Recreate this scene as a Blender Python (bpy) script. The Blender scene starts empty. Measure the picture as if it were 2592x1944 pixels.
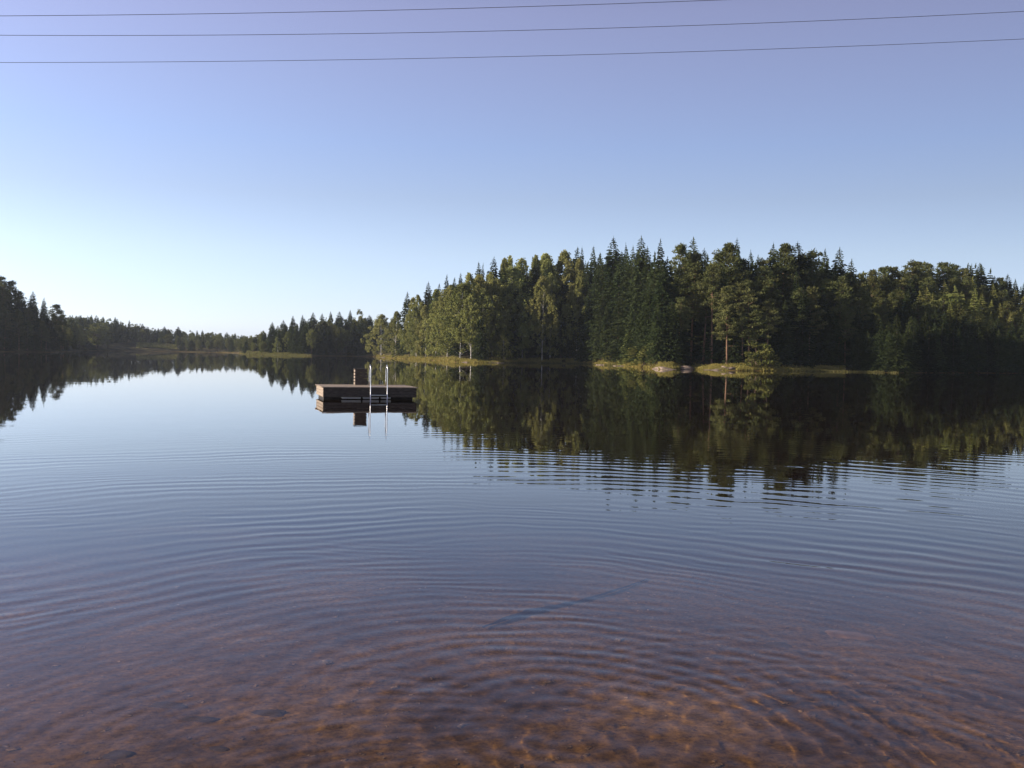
import bpy, math, random
import numpy as np
from mathutils import Vector

# ---------------------------------------------------------------- scene, camera, light
S = bpy.context.scene
C = S.collection
R = math.radians
W_, H_, F_ = 1024, 768, 970.0
CAM_H = 1.7
PITCH = math.atan(30 / F_)
ROLL = R(1.0)
cam_d = bpy.data.cameras.new('camera')
cam_d.sensor_width = 36
cam_d.lens = 36 * F_ / W_
cam_d.clip_start, cam_d.clip_end = 0.05, 6000
cam = bpy.data.objects.new('camera', cam_d)
C.objects.link(cam)
cam.location = (0, 0, CAM_H)
cam.rotation_euler = (R(90) - PITCH, -ROLL, 0)
S.camera = cam
cam_m = cam.rotation_euler.to_matrix()

SUN_EL, SUN_AZ = R(21), R(-103)          # azimuth from +Y, negative = to the left
S.world = bpy.data.worlds.new('World')
S.world.use_nodes = True
wt = S.world.node_tree
bg = wt.nodes['Background']
sky = wt.nodes.new('ShaderNodeTexSky')
sky.sky_type = 'NISHITA'
sky.sun_disc = False
sky.sun_elevation = SUN_EL
sky.sun_rotation = SUN_AZ
sky.altitude = 100
sky.air_density = 1.0
sky.dust_density = 0.3
sky.ozone_density = 2.0
bg.inputs['Strength'].default_value = 0.12
# sky tint by elevation above the horizon
wtc = wt.nodes.new('ShaderNodeTexCoord')
wsp = wt.nodes.new('ShaderNodeSeparateXYZ')
wt.links.new(wtc.outputs['Generated'], wsp.inputs[0])
wr = wt.nodes.new('ShaderNodeValToRGB')
we = wr.color_ramp.elements
SKYT = [(0.0, (1.0, 1.2, 2.2)), (0.025, (1.28, 1.38, 2.1)), (0.1, (1.46, 1.34, 1.58)), (0.155, (1.45, 1.24, 1.38)), (0.207, (1.5, 1.28, 1.48)), (0.33, (1.94, 1.33, 1.42)), (0.43, (1.3, 0.86, 0.84)), (1.0, (1.15, 0.78, 0.78))]  # stops above the frame lowered to cut reflected blue and sky fill
while len(we) < len(SKYT):
    we.new(0.5)
for i_, (p_, c_) in enumerate(SKYT):
    we[i_].position = p_
    we[i_].color = (*[v_ / 2.5 for v_ in c_], 1)
wt.links.new(wsp.outputs['Z'], wr.inputs[0])
wm = wt.nodes.new('ShaderNodeVectorMath'); wm.operation = 'MULTIPLY'
wt.links.new(sky.outputs[0], wm.inputs[0]); wt.links.new(wr.outputs[0], wm.inputs[1])
wm2 = wt.nodes.new('ShaderNodeVectorMath'); wm2.operation = 'SCALE'; wm2.inputs['Scale'].default_value = 2.5 / 1.516
wt.links.new(wm.outputs[0], wm2.inputs[0])
wx = wt.nodes.new('ShaderNodeMapRange')          # brighter towards the sun's side
wx.inputs['From Min'].default_value = -0.5; wx.inputs['From Max'].default_value = 0.5
wx.inputs['To Min'].default_value = 1.37; wx.inputs['To Max'].default_value = 0.68
wt.links.new(wsp.outputs['X'], wx.inputs['Value'])
wm3 = wt.nodes.new('ShaderNodeVectorMath'); wm3.operation = 'SCALE'
wt.links.new(wm2.outputs[0], wm3.inputs[0]); wt.links.new(wx.outputs[0], wm3.inputs['Scale'])
wt.links.new(wm3.outputs[0], bg.inputs['Color'])

sun_d = bpy.data.lights.new('sun', 'SUN')
sun_d.energy = 5.0
sun_d.angle = R(0.5)
sun_d.color = (1.0, 0.89, 0.72)
sun_d.cycles.is_caustics_light = True        # sunlight focused by the ripples onto the lake bed
sun = bpy.data.objects.new('sun', sun_d)
C.objects.link(sun)
sv = Vector((math.sin(SUN_AZ) * math.cos(SUN_EL), math.cos(SUN_AZ) * math.cos(SUN_EL), math.sin(SUN_EL)))
sun.rotation_euler = sv.to_track_quat('Z', 'Y').to_euler()

S.view_settings.view_transform = 'Standard'
S.view_settings.look = 'None'
S.view_settings.exposure = 0.6
S.view_settings.gamma = 1.0
S.render.engine = 'CYCLES'
S.cycles.max_bounces = 8
S.cycles.diffuse_bounces = 2
S.cycles.glossy_bounces = 3
S.cycles.transmission_bounces = 4
S.cycles.transparent_max_bounces = 12
S.cycles.volume_bounces = 0
S.cycles.use_denoising = True

rng = np.random.default_rng(7)
random.seed(7)


# ---------------------------------------------------------------- pixel -> world helpers (photo pixels, 2592 x 1944)
def ray(sx, sy):
    px, py = sx * W_ / 2592.0, sy * H_ / 1944.0
    return (cam_m @ Vector(((px - W_ / 2) / F_, -(py - H_ / 2) / F_, -1.0)))


def horizon(sx):
    return (354 + (sx * W_ / 2592.0 - 512) * math.tan(ROLL)) * 2592.0 / W_


def az(sx):
    d = ray(sx, horizon(sx))
    return math.atan2(d.x, d.y)


def on_plane(sx, sy, z=0.0):
    d = ray(sx, sy)
    t = (z - CAM_H) / d.z
    return Vector((d.x * t, d.y * t, z))


# ---------------------------------------------------------------- mesh helpers
def mesh(name, verts, faces, mat=None, smooth=False):
    me = bpy.data.meshes.new(name)
    verts = np.asarray(verts, dtype=np.float32)
    faces = np.asarray(faces, dtype=np.int32)
    k = faces.shape[1]
    me.vertices.add(len(verts))
    me.vertices.foreach_set('co', verts.ravel())
    me.loops.add(faces.size)
    me.loops.foreach_set('vertex_index', faces.ravel())
    me.polygons.add(len(faces))
    me.polygons.foreach_set('loop_start', np.arange(0, faces.size, k, dtype=np.int32))
    me.polygons.foreach_set('use_smooth', np.full(len(faces), smooth))
    me.update(calc_edges=True)
    me.validate()
    if mat:
        me.materials.append(mat)
    return me


def link(name, me, parent=None):
    o = bpy.data.objects.new(name, me)
    C.objects.link(o)
    o.parent = parent
    return o


def tag(o, label, cat=None, group=None, kind=None):
    if label:
        o['label'] = label
    if cat:
        o['category'] = cat
    if group:
        o['group'] = group
    if kind:
        o['kind'] = kind
    return o


class MB:
    """collects quads (boxes, tubes) for one part"""
    def __init__(self):
        self.v, self.f = [], []

    def box(self, lo, hi, jit=0.0):
        x0, y0, z0 = lo
        x1, y1, z1 = hi
        n = len(self.v)
        b = min(x1 - x0, y1 - y0, z1 - z0) * 0.12      # small chamfer on the long edges via inset top and bottom
        self.v += [(x0 + b, y0 + b, z0), (x1 - b, y0 + b, z0), (x1 - b, y1 - b, z0), (x0 + b, y1 - b, z0),
                   (x0, y0, z0 + b), (x1, y0, z0 + b), (x1, y1, z0 + b), (x0, y1, z0 + b),
                   (x0, y0, z1 - b), (x1, y0, z1 - b), (x1, y1, z1 - b), (x0, y1, z1 - b),
                   (x0 + b, y0 + b, z1), (x1 - b, y0 + b, z1), (x1 - b, y1 - b, z1), (x0 + b, y1 - b, z1)]
        self.f.append((n + 3, n + 2, n + 1, n))
        self.f.append((n + 12, n + 13, n + 14, n + 15))
        for l in range(3):
            for i in range(4):
                a, c = n + l * 4 + i, n + l * 4 + (i + 1) % 4
                self.f.append((a, c, c + 4, a + 4))
        return self

    def tube(self, pts, rad, seg=8, cap=True):
        pts = [Vector(p) for p in pts]
        if not hasattr(rad, '__len__'):
            rad = [rad] * len(pts)
        n0 = len(self.v)
        up = Vector((0.31, 0.2, 0.93))
        for i, p in enumerate(pts):
            t = (pts[min(i + 1, len(pts) - 1)] - pts[max(i - 1, 0)]).normalized()
            a = t.cross(up)
            if a.length < 1e-3:
                a = t.cross(Vector((1, 0, 0)))
            a.normalize()
            b = t.cross(a)
            for k in range(seg):
                q = 2 * math.pi * k / seg
                self.v.append(tuple(p + a * math.cos(q) * rad[i] + b * math.sin(q) * rad[i]))
        for i in range(len(pts) - 1):
            for k in range(seg):
                a, b = n0 + i * seg + k, n0 + i * seg + (k + 1) % seg
                self.f.append((a, b, b + seg, a + seg))
        if cap and seg % 2 == 0:
            for base in (n0, n0 + (len(pts) - 1) * seg):
                for k in range(0, seg - 2, 2):
                    self.f.append((base, base + k + 1, base + k + 2, base + (k + 3) % seg))
        return self

    def me(self, name, mat, smooth=False):
        return mesh(name, self.v, self.f, mat, smooth)


# ---------------------------------------------------------------- materials
def new_mat(name):
    m = bpy.data.materials.new(name)
    m.use_nodes = True
    nt = m.node_tree
    nt.nodes.clear()
    out = nt.nodes.new('ShaderNodeOutputMaterial')
    return m, nt, nt.nodes, nt.links, out


def noise_node(nt, scale, detail=4, rough=0.55, vec=None, coord='Object'):
    n = nt.nodes.new('ShaderNodeTexNoise')
    n.inputs['Scale'].default_value = scale
    n.inputs['Detail'].default_value = detail
    n.inputs['Roughness'].default_value = rough
    if vec is None:
        tc = nt.nodes.new('ShaderNodeTexCoord')
        vec = tc.outputs[coord]
    nt.links.new(vec, n.inputs['Vector'])
    return n


def ramp(nt, src, stops):
    r = nt.nodes.new('ShaderNodeValToRGB')
    e = r.color_ramp.elements
    while len(e) < len(stops):
        e.new(0.5)
    for i, (p, c) in enumerate(stops):
        e[i].position = p
        e[i].color = (*c, 1)
    nt.links.new(src, r.inputs[0])
    return r


def foliage_mat(name, c1, c2, trans=0.3, vary=0.25):
    m, nt, N, L, out = new_mat(name)
    nz = noise_node(nt, 0.55, 3, 0.6)
    rp = ramp(nt, nz.outputs['Fac'], [(0.32, c1), (0.68, c2)])
    oi = N.new('ShaderNodeObjectInfo')
    mr = N.new('ShaderNodeMapRange')
    mr.inputs['To Min'].default_value = 1 - vary
    mr.inputs['To Max'].default_value = 1 + vary
    L.new(oi.outputs['Random'], mr.inputs['Value'])
    hs = N.new('ShaderNodeHueSaturation')
    L.new(mr.outputs[0], hs.inputs['Value'])
    m2 = N.new('ShaderNodeMapRange')
    m2.inputs['To Min'].default_value = 0.485
    m2.inputs['To Max'].default_value = 0.512
    wn = N.new('ShaderNodeTexWhiteNoise')
    wn.noise_dimensions = '1D'
    L.new(oi.outputs['Random'], wn.inputs['W'])
    L.new(wn.outputs['Value'], m2.inputs['Value'])
    L.new(m2.outputs[0], hs.inputs['Hue'])
    L.new(rp.outputs[0], hs.inputs['Color'])
    d = N.new('ShaderNodeBsdfDiffuse')
    t = N.new('ShaderNodeBsdfTranslucent')
    mx = N.new('ShaderNodeMixShader')
    mx.inputs[0].default_value = trans
    L.new(hs.outputs[0], d.inputs['Color'])
    L.new(hs.outputs[0], t.inputs['Color'])
    L.new(d.outputs[0], mx.inputs[1])
    L.new(t.outputs[0], mx.inputs[2])
    L.new(mx.outputs[0], out.inputs['Surface'])
    return m


def surf_mat(name, stops, scale, rough=0.8, stretch=(1, 1, 1), bump=0.0, metallic=0.0, spec=0.3, detail=5):
    m, nt, N, L, out = new_mat(name)
    tc = N.new('ShaderNodeTexCoord')
    mp = N.new('ShaderNodeMapping')
    mp.inputs['Scale'].default_value = stretch
    L.new(tc.outputs['Object'], mp.inputs['Vector'])
    nz = noise_node(nt, scale, detail, 0.6, mp.outputs[0])
    rp = ramp(nt, nz.outputs['Fac'], stops)
    p = N.new('ShaderNodeBsdfPrincipled')
    p.inputs['Roughness'].default_value = rough
    p.inputs['Metallic'].default_value = metallic
    p.inputs['Specular IOR Level'].default_value = spec
    L.new(rp.outputs[0], p.inputs['Base Color'])
    if bump:
        b = N.new('ShaderNodeBump')
        b.inputs['Strength'].default_value = 1
        b.inputs['Distance'].default_value = bump
        L.new(nz.outputs['Fac'], b.inputs['Height'])
        L.new(b.outputs[0], p.inputs['Normal'])
    L.new(p.outputs[0], out.inputs['Surface'])
    return m


M = {}
M['spruce'] = foliage_mat('spruce_needles', (0.025, 0.038, 0.016), (0.06, 0.074, 0.028), 0.22, 0.4)
M['young'] = foliage_mat('young_spruce_needles', (0.13, 0.145, 0.04), (0.21, 0.21, 0.065), 0.3, 0.2)
M['pine'] = foliage_mat('pine_needles', (0.075, 0.09, 0.032), (0.145, 0.145, 0.054), 0.25, 0.25)
M['birch'] = foliage_mat('birch_leaves', (0.17, 0.185, 0.058), (0.29, 0.285, 0.095), 0.35, 0.22)
M['broad'] = foliage_mat('broad_leaves', (0.09, 0.105, 0.034), (0.17, 0.17, 0.058), 0.3, 0.28)
M['shrub'] = foliage_mat('shrub_leaves', (0.09, 0.11, 0.032), (0.18, 0.175, 0.055), 0.35, 0.25)
M['grass'] = foliage_mat('grass_blades', (0.2, 0.19, 0.05), (0.34, 0.29, 0.09), 0.4, 0.1)
M['meadow'] = foliage_mat('meadow_grass_blades', (0.2, 0.2, 0.07), (0.34, 0.31, 0.12), 0.4, 0.1)
M['reed'] = foliage_mat('reed_blades', (0.12, 0.125, 0.042), (0.2, 0.185, 0.07), 0.4, 0.1)
M['bark'] = surf_mat('spruce_bark', [(0.3, (0.05, 0.035, 0.026)), (0.7, (0.11, 0.08, 0.06))], 6, 0.9, (1, 1, 0.2))
M['birch_bark'] = surf_mat('birch_bark', [(0.36, (0.04, 0.035, 0.03)), (0.46, (0.5, 0.47, 0.42)), (0.7, (0.62, 0.59, 0.54))], 2.2, 0.7, (1, 1, 2.5))
M['pine_bark'] = surf_mat('pine_bark', [(0.3, (0.12, 0.068, 0.042)), (0.7, (0.26, 0.155, 0.095))], 3, 0.85, (1, 1, 0.3))
M['rock'] = surf_mat('granite', [(0.3, (0.07, 0.06, 0.035)), (0.48, (0.2, 0.15, 0.11)), (0.7, (0.34, 0.26, 0.21))], 1.3, 0.85, (1, 1, 2.5), 0.2)
M['stone'] = surf_mat('lake_stone', [(0.3, (0.13, 0.085, 0.05)), (0.7, (0.27, 0.18, 0.11))], 4, 0.8, (1, 1, 1), 0.02)
M['dark_stone'] = surf_mat('dark_lake_stone', [(0.3, (0.03, 0.025, 0.02)), (0.7, (0.11, 0.085, 0.055))], 6, 0.8, (1, 1, 1), 0.02)
M['gravel'] = surf_mat('lake_gravel', [(0.4, (0.05, 0.035, 0.02)), (0.55, (0.2, 0.15, 0.08)), (0.65, (0.38, 0.3, 0.2))], 1.5, 0.8, (30, 30, 30))
M['wet_wood'] = surf_mat('waterlogged_wood', [(0.3, (0.003, 0.004, 0.006)), (0.7, (0.01, 0.01, 0.012))], 9, 0.8, (1, 1, 1), 0.01)
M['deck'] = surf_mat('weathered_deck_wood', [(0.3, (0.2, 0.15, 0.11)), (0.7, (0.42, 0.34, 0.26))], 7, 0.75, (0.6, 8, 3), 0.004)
M['clad'] = surf_mat('shaded_cladding_wood', [(0.3, (0.03, 0.024, 0.02)), (0.7, (0.1, 0.082, 0.065))], 6, 0.85, (1, 1, 6), 0.004)  # tone darkened to put the shade of the unlit faces into the colour
M['steel'] = surf_mat('stainless_steel', [(0.3, (0.62, 0.61, 0.6)), (0.7, (0.72, 0.71, 0.7))], 9, 0.28, (1, 1, 1), 0, 1.0, 0.5)
M['float'] = surf_mat('pale_float_plastic', [(0.3, (0.7, 0.74, 0.8)), (0.7, (0.82, 0.84, 0.86))], 5, 0.5)
M['beam'] = surf_mat('wet_beam_wood', [(0.3, (0.02, 0.018, 0.016)), (0.7, (0.06, 0.05, 0.04))], 8, 0.7, (0.5, 5, 5))
M['wire'] = surf_mat('power_line_wire', [(0.3, (0.05, 0.05, 0.055)), (0.7, (0.09, 0.09, 0.095))], 3, 0.5)
M['house'] = surf_mat('white_painted_wood', [(0.3, (0.66, 0.66, 0.66)), (0.7, (0.8, 0.8, 0.8))], 3, 0.6)
M['roof'] = surf_mat('roof_tiles', [(0.3, (0.1, 0.09, 0.09)), (0.7, (0.2, 0.17, 0.16))], 3, 0.7)
M['glass'] = surf_mat('window_glass', [(0.3, (0.02, 0.025, 0.03)), (0.7, (0.04, 0.045, 0.05))], 1, 0.1)

# ---------------------------------------------------------------- terrain
SHORE = [(-2400, 150), (-1500, 170), (-800, 200), (-300, 250), (0, 278), (130, 290), (172, 330), (210, 430), (330, 470), (452, 480), (560, 470), (604, 440),
         (625, 345), (690, 318), (786, 305), (830, 325), (900, 330), (945, 325), (965, 290), (1010, 250), (1050, 232), (1100, 212), (1150, 182),
         (1200, 176), (1260, 178), (1340, 190), (1476, 196), (1540, 170), (1600, 158), (1640, 142), (1669, 130), (1700, 131), (1745, 140), (1780, 134),
         (1850, 132), (1920, 134), (2000, 140), (2100, 144), (2190, 147), (2272, 146), (2400, 160), (2592, 178), (3000, 165), (3800, 150), (5000, 140)]
SH_A = np.array([az(s) if 0 <= s <= 2592 else math.atan2((s - 1296) / 2455.0, 1) for s, _ in SHORE])
SH_R = np.array([r for _, r in SHORE])
HILL = [(-2000, .2, 14), (-300, .2, 12), (0, .17, 10), (150, .12, 6), (200, .08, 8), (330, .13, 7), (452, .13, 6), (600, .02, 2), (690, .04, 5), (850, .07, 5), (960, .06, 3), (1150, .09, 4),
        (1480, .1, 5), (1700, .13, 6), (2000, .13, 6), (2150, .15, 9), (2230, .2, 15), (2400, .2, 19), (2592, .18, 19), (4000, .15, 12)]
HI_A = np.array([math.atan2((s - 1296) / 2455.0, 1) for s, _, _ in HILL])


def r_shore(a):
    return np.interp(a, SH_A, SH_R)


def wav(x, y, seed, scale, n=5):
    g = np.random.default_rng(seed)
    s = 0
    for _ in range(n):
        q = g.uniform(0, 2 * math.pi)
        k = 2 * math.pi / scale * g.uniform(0.6, 1.6)
        s = s + np.sin((x * math.cos(q) + y * math.sin(q)) * k + g.uniform(0, 6.28))
    return s / math.sqrt(n)


def near_bed(x, y):
    d = y - 0.7 + 0.12 * np.sin(x * 0.7)
    return -0.066 * d + np.where(d < 0, -0.02 * d, 0)


def ground(x, y):
    x = np.asarray(x, float)
    y = np.asarray(y, float)
    a = np.arctan2(x, y)
    r = np.hypot(x, y)
    d = r - r_shore(a) + 0.5 * wav(x, y, 5, 7.0)
    slope = np.interp(a, HI_A, [h[1] for h in HILL])
    cap = np.interp(a, HI_A, [h[2] for h in HILL])
    e = np.maximum(d, 0)
    land = 0.12 * np.minimum(e, 4) + cap * (1 - np.exp(-slope * np.maximum(e - 3, 0) / cap)) + 0.25 * wav(x, y, 8, 16) * np.minimum(e / 8, 1)
    bed = np.maximum(np.maximum(-0.14 * np.maximum(-d, 0), -3.5), -9)
    z = np.where(d > 0, land, bed)
    nb = np.maximum(near_bed(x, y), -3.5)
    nb = np.minimum(nb, 3.0)
    z = np.where((r < 60) | (y < 0.7), np.where(y < 0.7, np.maximum(nb, 0.0) + np.minimum(nb, 0), np.maximum(nb, -3.5)), z)
    return z


def build_terrain():
    m, nt, N, L, out = new_mat('ground_soil_and_sand')
    geo = N.new('ShaderNodeNewGeometry')
    sep = N.new('ShaderNodeSeparateXYZ')
    L.new(geo.outputs['Position'], sep.inputs[0])
    # lake bed sand with fine grit and darker silt patches; deep parts painted darker for light lost in water
    n1 = noise_node(nt, 1.1, 6, 0.62, geo.outputs['Position'])
    n2 = noise_node(nt, 30, 6, 0.75, geo.outputs['Position'])
    sand = ramp(nt, n1.outputs['Fac'], [(0.34, (0.082, 0.053, 0.017)), (0.52, (0.178, 0.12, 0.037)), (0.72, (0.295, 0.21, 0.066))])
    grit = ramp(nt, n2.outputs['Fac'], [(0.34, (0.3, 0.28, 0.26)), (0.5, (0.85, 0.82, 0.78)), (0.66, (1.45, 1.4, 1.3))])
    mu = N.new('ShaderNodeMix'); mu.data_type = 'RGBA'; mu.blend_type = 'MULTIPLY'; mu.inputs[0].default_value = 1
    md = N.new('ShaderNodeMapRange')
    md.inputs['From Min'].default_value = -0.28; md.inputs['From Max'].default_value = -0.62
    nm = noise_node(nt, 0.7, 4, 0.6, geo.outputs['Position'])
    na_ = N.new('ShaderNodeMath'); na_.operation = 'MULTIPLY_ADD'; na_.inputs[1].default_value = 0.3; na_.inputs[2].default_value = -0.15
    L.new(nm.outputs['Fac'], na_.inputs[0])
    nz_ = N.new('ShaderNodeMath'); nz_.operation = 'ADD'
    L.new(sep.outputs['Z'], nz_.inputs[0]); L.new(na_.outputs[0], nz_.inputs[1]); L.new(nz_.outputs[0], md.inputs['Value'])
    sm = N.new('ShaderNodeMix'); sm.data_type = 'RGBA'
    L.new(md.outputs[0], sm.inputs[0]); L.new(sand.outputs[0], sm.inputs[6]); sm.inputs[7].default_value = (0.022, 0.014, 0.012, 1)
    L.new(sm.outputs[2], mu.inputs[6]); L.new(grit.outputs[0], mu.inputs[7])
    # land
    n3 = noise_node(nt, 0.22, 6, 0.65, geo.outputs['Position'])
    land = ramp(nt, n3.outputs['Fac'], [(0.36, (0.025, 0.02, 0.012)), (0.5, (0.05, 0.042, 0.018)), (0.62, (0.1, 0.085, 0.032)), (0.74, (0.15, 0.115, 0.065))])
    gt = N.new('ShaderNodeMapRange')
    gt.inputs['From Min'].default_value = 0.02; gt.inputs['From Max'].default_value = 0.16
    L.new(sep.outputs['Z'], gt.inputs['Value'])
    mx = N.new('ShaderNodeMix'); mx.data_type = 'RGBA'
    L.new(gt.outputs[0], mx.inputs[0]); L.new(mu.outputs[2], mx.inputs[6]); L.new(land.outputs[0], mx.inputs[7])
    p = N.new('ShaderNodeBsdfPrincipled'); p.inputs['Roughness'].default_value = 0.95; p.inputs['Specular IOR Level'].default_value = 0.1
    b = N.new('ShaderNodeBump'); b.inputs['Distance'].default_value = 0.03
    L.new(n1.outputs['Fac'], b.inputs['Height']); L.new(b.outputs[0], p.inputs['Normal'])
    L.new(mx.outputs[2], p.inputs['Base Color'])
    L.new(p.outputs[0], out.inputs['Surface'])
    view = np.linspace(R(-34), R(34), 760)
    rest = np.linspace(R(34), R(326), 120)[1:-1]
    A = np.concatenate([view, rest])
    A2 = np.where(A > math.pi, A - 2 * math.pi, A)
    rs = r_shore(A2)
    near = np.concatenate([[0.3, 0.8], np.linspace(1.5, 14, 50), np.geomspace(15, 58, 14)])
    offs = np.array([-45, -30, -18, -11, -7, -4.5, -3, -2, -1.4, -.9, -.5, -.2, .1, .4, .8, 1.3, 2, 2.8, 4, 5.5, 7.5, 10, 13, 17, 22, 28, 36, 46, 60, 80, 110, 150])
    rows = [np.full_like(A, r) for r in near] + [rs + o for o in offs] + [np.maximum(rs + 155, r) for r in (650, 800, 1000)]
    Rm = np.array(rows)
    X = Rm * np.sin(A)
    Y = Rm * np.cos(A)
    Z = ground(X, Y)
    nr, na = Rm.shape
    V = np.stack([X, Y, Z], -1).reshape(-1, 3)
    i, j = np.meshgrid(np.arange(nr - 1), np.arange(na), indexing='ij')
    j2 = (j + 1) % na
    Fc = np.stack([i * na + j, (i + 1) * na + j, (i + 1) * na + j2, i * na + j2], -1).reshape(-1, 4)[:, ::-1]
    # cap the small centre hole
    V = np.concatenate([V, [[0, 0, float(ground(0, 0.001))]]])
    fan = np.stack([np.arange(na), (np.arange(na) + 1) % na, np.full(na, len(V) - 1), np.full(na, len(V) - 1)], -1)
    me = bpy.data.meshes.new('ground')
    me.from_pydata(V.tolist(), [], Fc.tolist() + [(int(a), int(b), int(c)) for a, b, c, _ in fan])
    me.update()
    me.polygons.foreach_set('use_smooth', np.full(len(me.polygons), True))
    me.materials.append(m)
    o = link('ground', me)
    o.cycles.is_caustics_receiver = True
    tag(o, 'sandy brown lake bed running into wooded shore ground', kind='structure')


build_terrain()


# ---------------------------------------------------------------- water
WC = (0.3, 4.4)                                   # the rings spread from a point a few steps out


def wave_height(x, y):
    dx, dy = x - WC[0], y - WC[1]
    r = np.hypot(dx, dy)
    a = np.arctan2(dx, dy)
    rr = np.linspace(0, 40, 4000)
    lam = np.interp(rr, [0, 1, 2, 4, 6, 9, 14, 40], [.14, .16, .20, .29, .37, .43, .48, .55])
    ph = np.concatenate([[0], np.cumsum(0.5 * (1 / lam[1:] + 1 / lam[:-1]) * (rr[1] - rr[0]))])
    slope = np.interp(rr, [0, 0.5, 1.5, 3, 5, 8, 11, 14, 17, 20, 26], [0.0, .02, .034, .032, .024, .018, .013, .009, .0045, 0.0008, 0])

    def train(cx, cy, amp, env, warp, mul=1.0, p0=0.0):
        r_ = np.hypot(x - cx, y - cy)
        A = np.interp(r_, rr, slope) * np.interp(r_, rr, lam) / (2 * math.pi) / mul
        return amp * A * env * np.sin(2 * math.pi * mul * np.interp(r_ + warp, rr, ph) + p0)
    w1 = 0.13 * wav(x, y, 21, 3.6) * np.clip(r / 3, 0, 1) + 0.03 * wav(x, y, 22, 0.9)
    w2 = 0.12 * wav(x, y, 23, 2.6) + 0.03 * wav(x, y, 24, 0.7)
    e1 = np.clip(0.5 + 0.42 * wav(x, y, 31, 3.6) + 0.3 * np.sin(r * 1.7 + 0.4 * np.sin(a * 2)), 0.03, 1.4)
    e2 = np.clip(0.15 + 0.6 * wav(x, y, 42, 3.0), 0, 1.2)
    e3 = np.clip(0.1 + 0.55 * wav(x, y, 43, 4.2), 0, 1.1)
    e4 = np.clip(0.1 + 0.6 * wav(x, y, 44, 2.2), 0, 1.2)
    h = train(WC[0], WC[1], 1.0, e1, w1)
    h = h + train(WC[0] - 1.0, WC[1] - 0.2, 0.6, e2, w2, 1.45, 1.0)
    h = h + train(WC[0] + 1.3, WC[1] - 0.7, 0.6, e3, w2, 1.25, 2.0)
    h = h + train(WC[0] - 0.4, WC[1] - 1.6, 0.7, e4, w1, 1.8, 0.5)
    # confused water close to the disturbance
    near = np.exp(-(r / 2.2) ** 2)
    h = h + near * 0.0011 * wav(x, y, 51, 0.36, 9) + near * 0.0003 * wav(x, y, 52, 0.14, 9)
    # fine crossing ripples in the shallows on the right
    right = np.clip((x - 0.2) / 1.6, 0, 1) * np.clip((6.3 - y) / 1.8, 0, 1) * np.clip((4.5 - x) / 1.0, 0, 1)
    q = 0.05 * wav(x, y, 61, 0.9)
    h = h + right * (0.00042 * np.sin((x * 0.93 + y * 0.37 + q) * 2 * math.pi / 0.115) * np.clip(.6 + .6 * wav(x, y, 62, 0.8), 0, 1.5)
                     + 0.0003 * np.sin((x * 0.8 - y * 0.6 + q) * 2 * math.pi / 0.1) * np.clip(.4 + .6 * wav(x, y, 63, 0.7), 0, 1.5))
    h = h + 0.00018 * np.exp(-(r / 4.5) ** 2) * wav(x, y, 64, 0.12, 7)
    return h


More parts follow.
